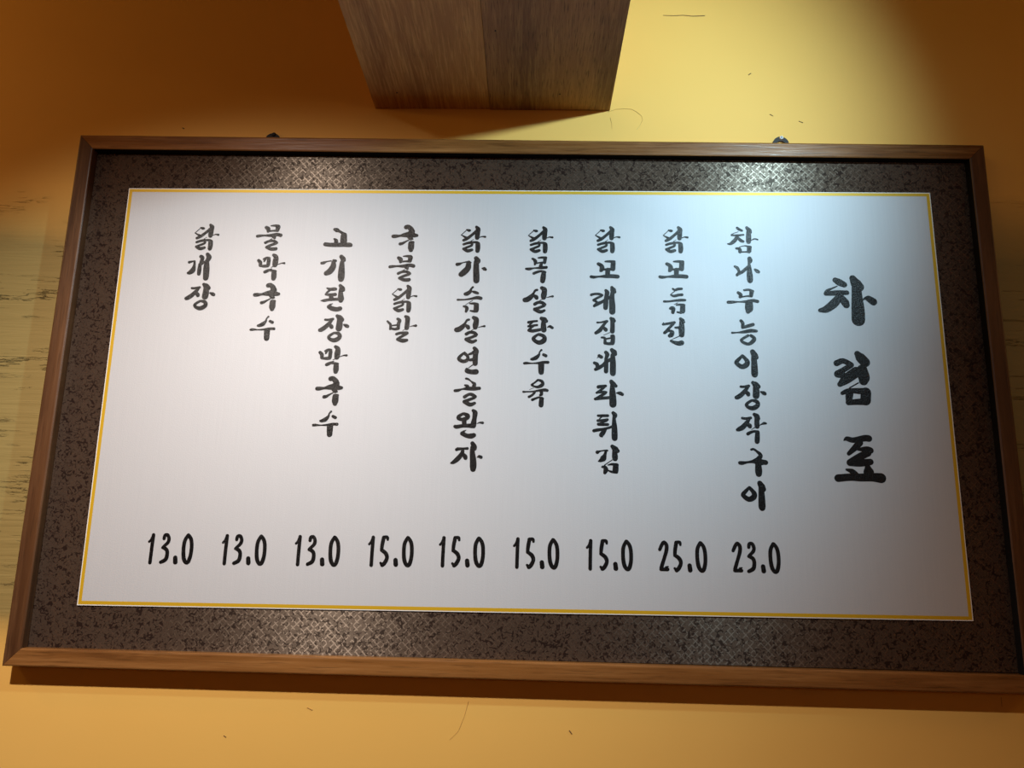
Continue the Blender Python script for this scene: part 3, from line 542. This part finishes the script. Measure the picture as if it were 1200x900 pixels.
DISHES = [
    ("차림표", [("cha",515.9,156.8),("rim",516.0,30.7),("pyo",516.8,-95.2)]),
    ("참나무능이장작구이", [("cham",354.7,256.9),("na",359.4,205.7),("mu",350.9,153.1),("neung",351.4,101.4),("i",352.9,51.3),("jang",356.8,-0.4),("jak",356.1,-51.4),("gu",356.4,-104.1),("i",355.4,-154.4)]),
    ("닭모둠전", [("dak",246.7,255.6),("mo",241.5,204.5),("deum",242.6,151.9),("jeon",240.1,101.4)]),
    ("닭모래집대파튀김", [("dak",136.5,254.2),("mo",131.2,203.0),("rae",128.7,151.3),("jip",131.7,100.2),("dae",131.4,49.6),("pa",137.4,-1.0),("twi",131.0,-52.1),("gim",135.0,-103.8)]),
    ("닭목살탕수육", [("dak",27.4,252.5),("mok",21.2,201.0),("sal",24.8,150.2),("tang",29.0,99.0),("su",23.4,48.0),("yuk",22.8,-2.2)]),
    ("닭가슴살연골완자", [("dak",-82.3,252.0),("ga",-84.5,199.4),("seum",-85.3,149.1),("sal",-83.3,98.8),("yeon",-84.2,48.6),("gol",-84.1,-2.5),("wan",-80.1,-52.6),("ja",-81.7,-103.5)]),
    ("국물닭발", [("guk",-194.9,252.0),("mul",-197.2,200.3),("dak",-190.2,148.9),("bal",-192.4,98.4)]),
    ("고기된장막국수", [("go",-304.1,251.9),("gi",-310.0,198.8),("doen",-306.3,148.7),("jang",-301.4,97.5),("mak",-299.4,46.4),("guk",-301.8,-4.5),("su",-303.8,-56.7)]),
    ("물막국수", [("mul",-418.5,250.3),("mak",-411.4,199.3),("guk",-414.2,148.3),("su",-415.8,95.8)]),
    ("닭개장", [("dak",-521.9,249.7),("gae",-529.3,198.7),("jang",-522.6,147.3)]),
]
PRICES = [
    ("13.0", [("1",-556.2,-252.8),("3",-533.9,-252.2),(".",-516.4,-268.6),("0",-499.7,-251.7)]),
    ("13.0", [("1",-443.2,-251.7),("3",-422.7,-251.4),(".",-405.4,-267.3),("0",-388.1,-251.1)]),
    ("13.0", [("1",-332.0,-250.6),("3",-311.0,-250.3),(".",-293.5,-266.5),("0",-276.3,-250.2)]),
    ("15.0", [("1",-220.9,-249.2),("5",-200.4,-248.8),(".",-182.7,-264.8),("0",-165.3,-248.4)]),
    ("15.0", [("1",-113.9,-247.6),("5",-92.5,-247.1),(".",-75.1,-263.4),("0",-58.0,-246.9)]),
    ("15.0", [("1",-2.4,-247.0),("5",19.4,-247.0),(".",36.8,-263.3),("0",53.5,-246.8)]),
    ("15.0", [("1",106.9,-247.2),("5",129.1,-247.1),(".",146.4,-263.3),("0",163.4,-246.7)]),
    ("25.0", [("2",218.0,-246.3),("5",239.1,-246.8),(".",256.6,-263.1),("0",273.7,-246.5)]),
    ("23.0", [("2",327.1,-245.6),("3",347.9,-246.0),(".",365.2,-262.0),("0",382.1,-245.7)]),
]



def catmull(pts, n=4):
    if len(pts) < 3:
        return pts
    out = []
    for i in range(len(pts) - 1):
        p0, p1 = pts[max(i - 1, 0)], pts[i]
        p2, p3 = pts[i + 1], pts[min(i + 2, len(pts) - 1)]
        for k in range(n):
            t = k / n
            out.append(tuple(0.5 * (2 * b + (c - a) * t + (2 * a - 5 * b + 4 * c - d) * t * t
                                    + (3 * b - a - 3 * c + d) * t ** 3)
                             for a, b, c, d in zip(p0, p1, p2, p3)))
    out.append(pts[-1])
    return [(x, z, max(w, 0.15)) for x, z, w in out]


def add_stroke(V, F, pts, cx, cz):
    pts = [(cx + x, cz + z, w) for x, z, w in catmull(pts)]
    L = []
    for i, (x, z, w) in enumerate(pts):
        ax, az, _ = pts[max(i - 1, 0)]
        bx, bz, _ = pts[min(i + 1, len(pts) - 1)]
        d = math.hypot(bx - ax, bz - az) or 1.0
        nx, nz = -(bz - az) / d, (bx - ax) / d
        V.append(Vector((x + nx * w, z + nz * w)))
        V.append(Vector((x - nx * w, z - nz * w)))
        L.append(len(V) - 2)
    for a, c in zip(L, L[1:]):
        for q in ((a, a + 1, c + 1), (a, c + 1, c)):      # two plain triangles, wound the same way
            p, s, u = (V[k] for k in q)
            ar = (s.x - p.x) * (u.y - p.y) - (s.y - p.y) * (u.x - p.x)
            if abs(ar) > 1e-5:
                F.append(list(q) if ar > 0 else list(q)[::-1])
    for i, (x, z, w) in enumerate(pts):
        if i in (0, len(pts) - 1) or i % 4 == 0:
            n = 14
            F.append(list(range(len(V), len(V) + n)))
            V.extend(Vector((x + math.cos(6.2832 * k / n) * w, z + math.sin(6.2832 * k / n) * w)) for k in range(n))


LIB = {k: [[tuple(float(v) for v in q.split(',')) for q in s.split()] for s in t.split('|')] for k, t in GLYPHS.items()}


def lettering(name, places, label):
    verts, faces = [], []
    for key, cx, cz in places:
        V, F = [], []
        for st in LIB[key]:
            add_stroke(V, F, st, cx, cz)
        # merge the overlapping strokes of one character into one flat print
        v2, _, f2, _, _, of = delaunay_2d_cdt(V, [], F, 0, 1e-4)
        b = len(verts)
        verts += [(v.x / 1000, -0.01724, v.y / 1000) for v in v2]
        P = np.array([(v.x, v.y) for v in v2])
        T = np.array([[V[k][:2] for k in f[:3]] if len(f) == 3 else [V[f[0]][:2]] * 3 for f in F])
        D = np.array([(*(sum((V[k] for k in f), Vector((0, 0))) / len(f)), (V[f[0]] - V[f[7]]).length / 2) for f in F if len(f) == 14])
        for f in f2:
            c = P[list(f)].mean(0)
            s = [(T[:, (k + 1) % 3, 0] - T[:, k, 0]) * (c[1] - T[:, k, 1]) - (T[:, (k + 1) % 3, 1] - T[:, k, 1]) * (c[0] - T[:, k, 0]) for k in range(3)]
            if ((s[0] > 1e-9) & (s[1] > 1e-9) & (s[2] > 1e-9)).any() or (np.hypot(D[:, 0] - c[0], D[:, 1] - c[1]) < D[:, 2] * 0.99).any():
                faces.append([b + k for k in f])
    me = bpy.data.meshes.new(name)
    me.from_pydata(verts, [], faces)
    me.update()
    o = link(name, me, M_INK, sheet)
    o['label'] = label


for i, (text, places) in enumerate(DISHES):
    if i == 0:
        for ch, pl in zip(text, places):
            lettering('title_character', [pl], 'large black brush character ' + ch)
    else:
        lettering('dish_name', places, 'black brush lettering reading ' + text)
for (text, places), (dish, _) in zip(PRICES, DISHES[:0:-1]):
    lettering('price_figure', places, 'black figures %s below %s' % (text, dish))

# ---- hanger plates with their screws, showing above the top rail
for hx, hz, bright in ((-0.4327, 0.4462, False), (0.4292, 0.4490, True)):
    bm = bmesh.new()
    n, cz = 26, hz - 0.0175
    ro, ri, y0, y1 = 0.0134, 0.0090, -0.0036, -0.0012
    ring = []
    for k in range(n + 1):
        t = math.pi * k / n
        c, s = math.cos(t), math.sin(t)
        ring.append([bm.verts.new(q) for q in ((hx + ro * c, y1, cz + 0.0035 + ro * s), (hx + ro * c, y0, cz + 0.0035 + ro * s),
                                               (hx + ri * c, y0, cz + ri * s), (hx + ri * c, y1, cz + ri * s))])
    for a, b in zip(ring, ring[1:]):
        for q in range(4):
            bm.faces.new((a[q], a[(q + 1) % 4], b[(q + 1) % 4], b[q]))
    bm.faces.new(ring[0]); bm.faces.new(ring[-1])
    for sx in (-1, 1):
        x0, x1 = sorted((hx + sx * ri, hx + sx * ro))
        box(bm, x0, x1, y0, y1, cz - 0.030, cz + 0.0035)
    hg = obj('hanger_plate', bm, M_IRON, board)
    bm = bmesh.new()
    sc = Vector((hx + 0.0012, y0 - 0.0009, cz + 0.0035 + (ro + ri) / 2 - 0.0002))
    bmesh.ops.create_cone(bm, cap_ends=True, segments=16, radius1=0.0040, radius2=0.0026, depth=0.0018)
    for v in bm.verts:
        v.co = Vector((v.co.x, -v.co.z, v.co.y)) + sc
    o = obj('screw', bm, M_STEEL if bright else M_IRON, hg)
    o['label'] = 'bright steel screw head' if bright else 'dull dark screw head'
    bm = bmesh.new()
    for k in range(2):
        a = 0.0022 if k == 0 else 0.0006
        b = 0.0006 if k == 0 else 0.0022
        box(bm, sc.x - a, sc.x + a, sc.y - 0.00115, sc.y - 0.0009, sc.z - b, sc.z + b)
    obj('screw_slot', bm, M_IRON, hg)
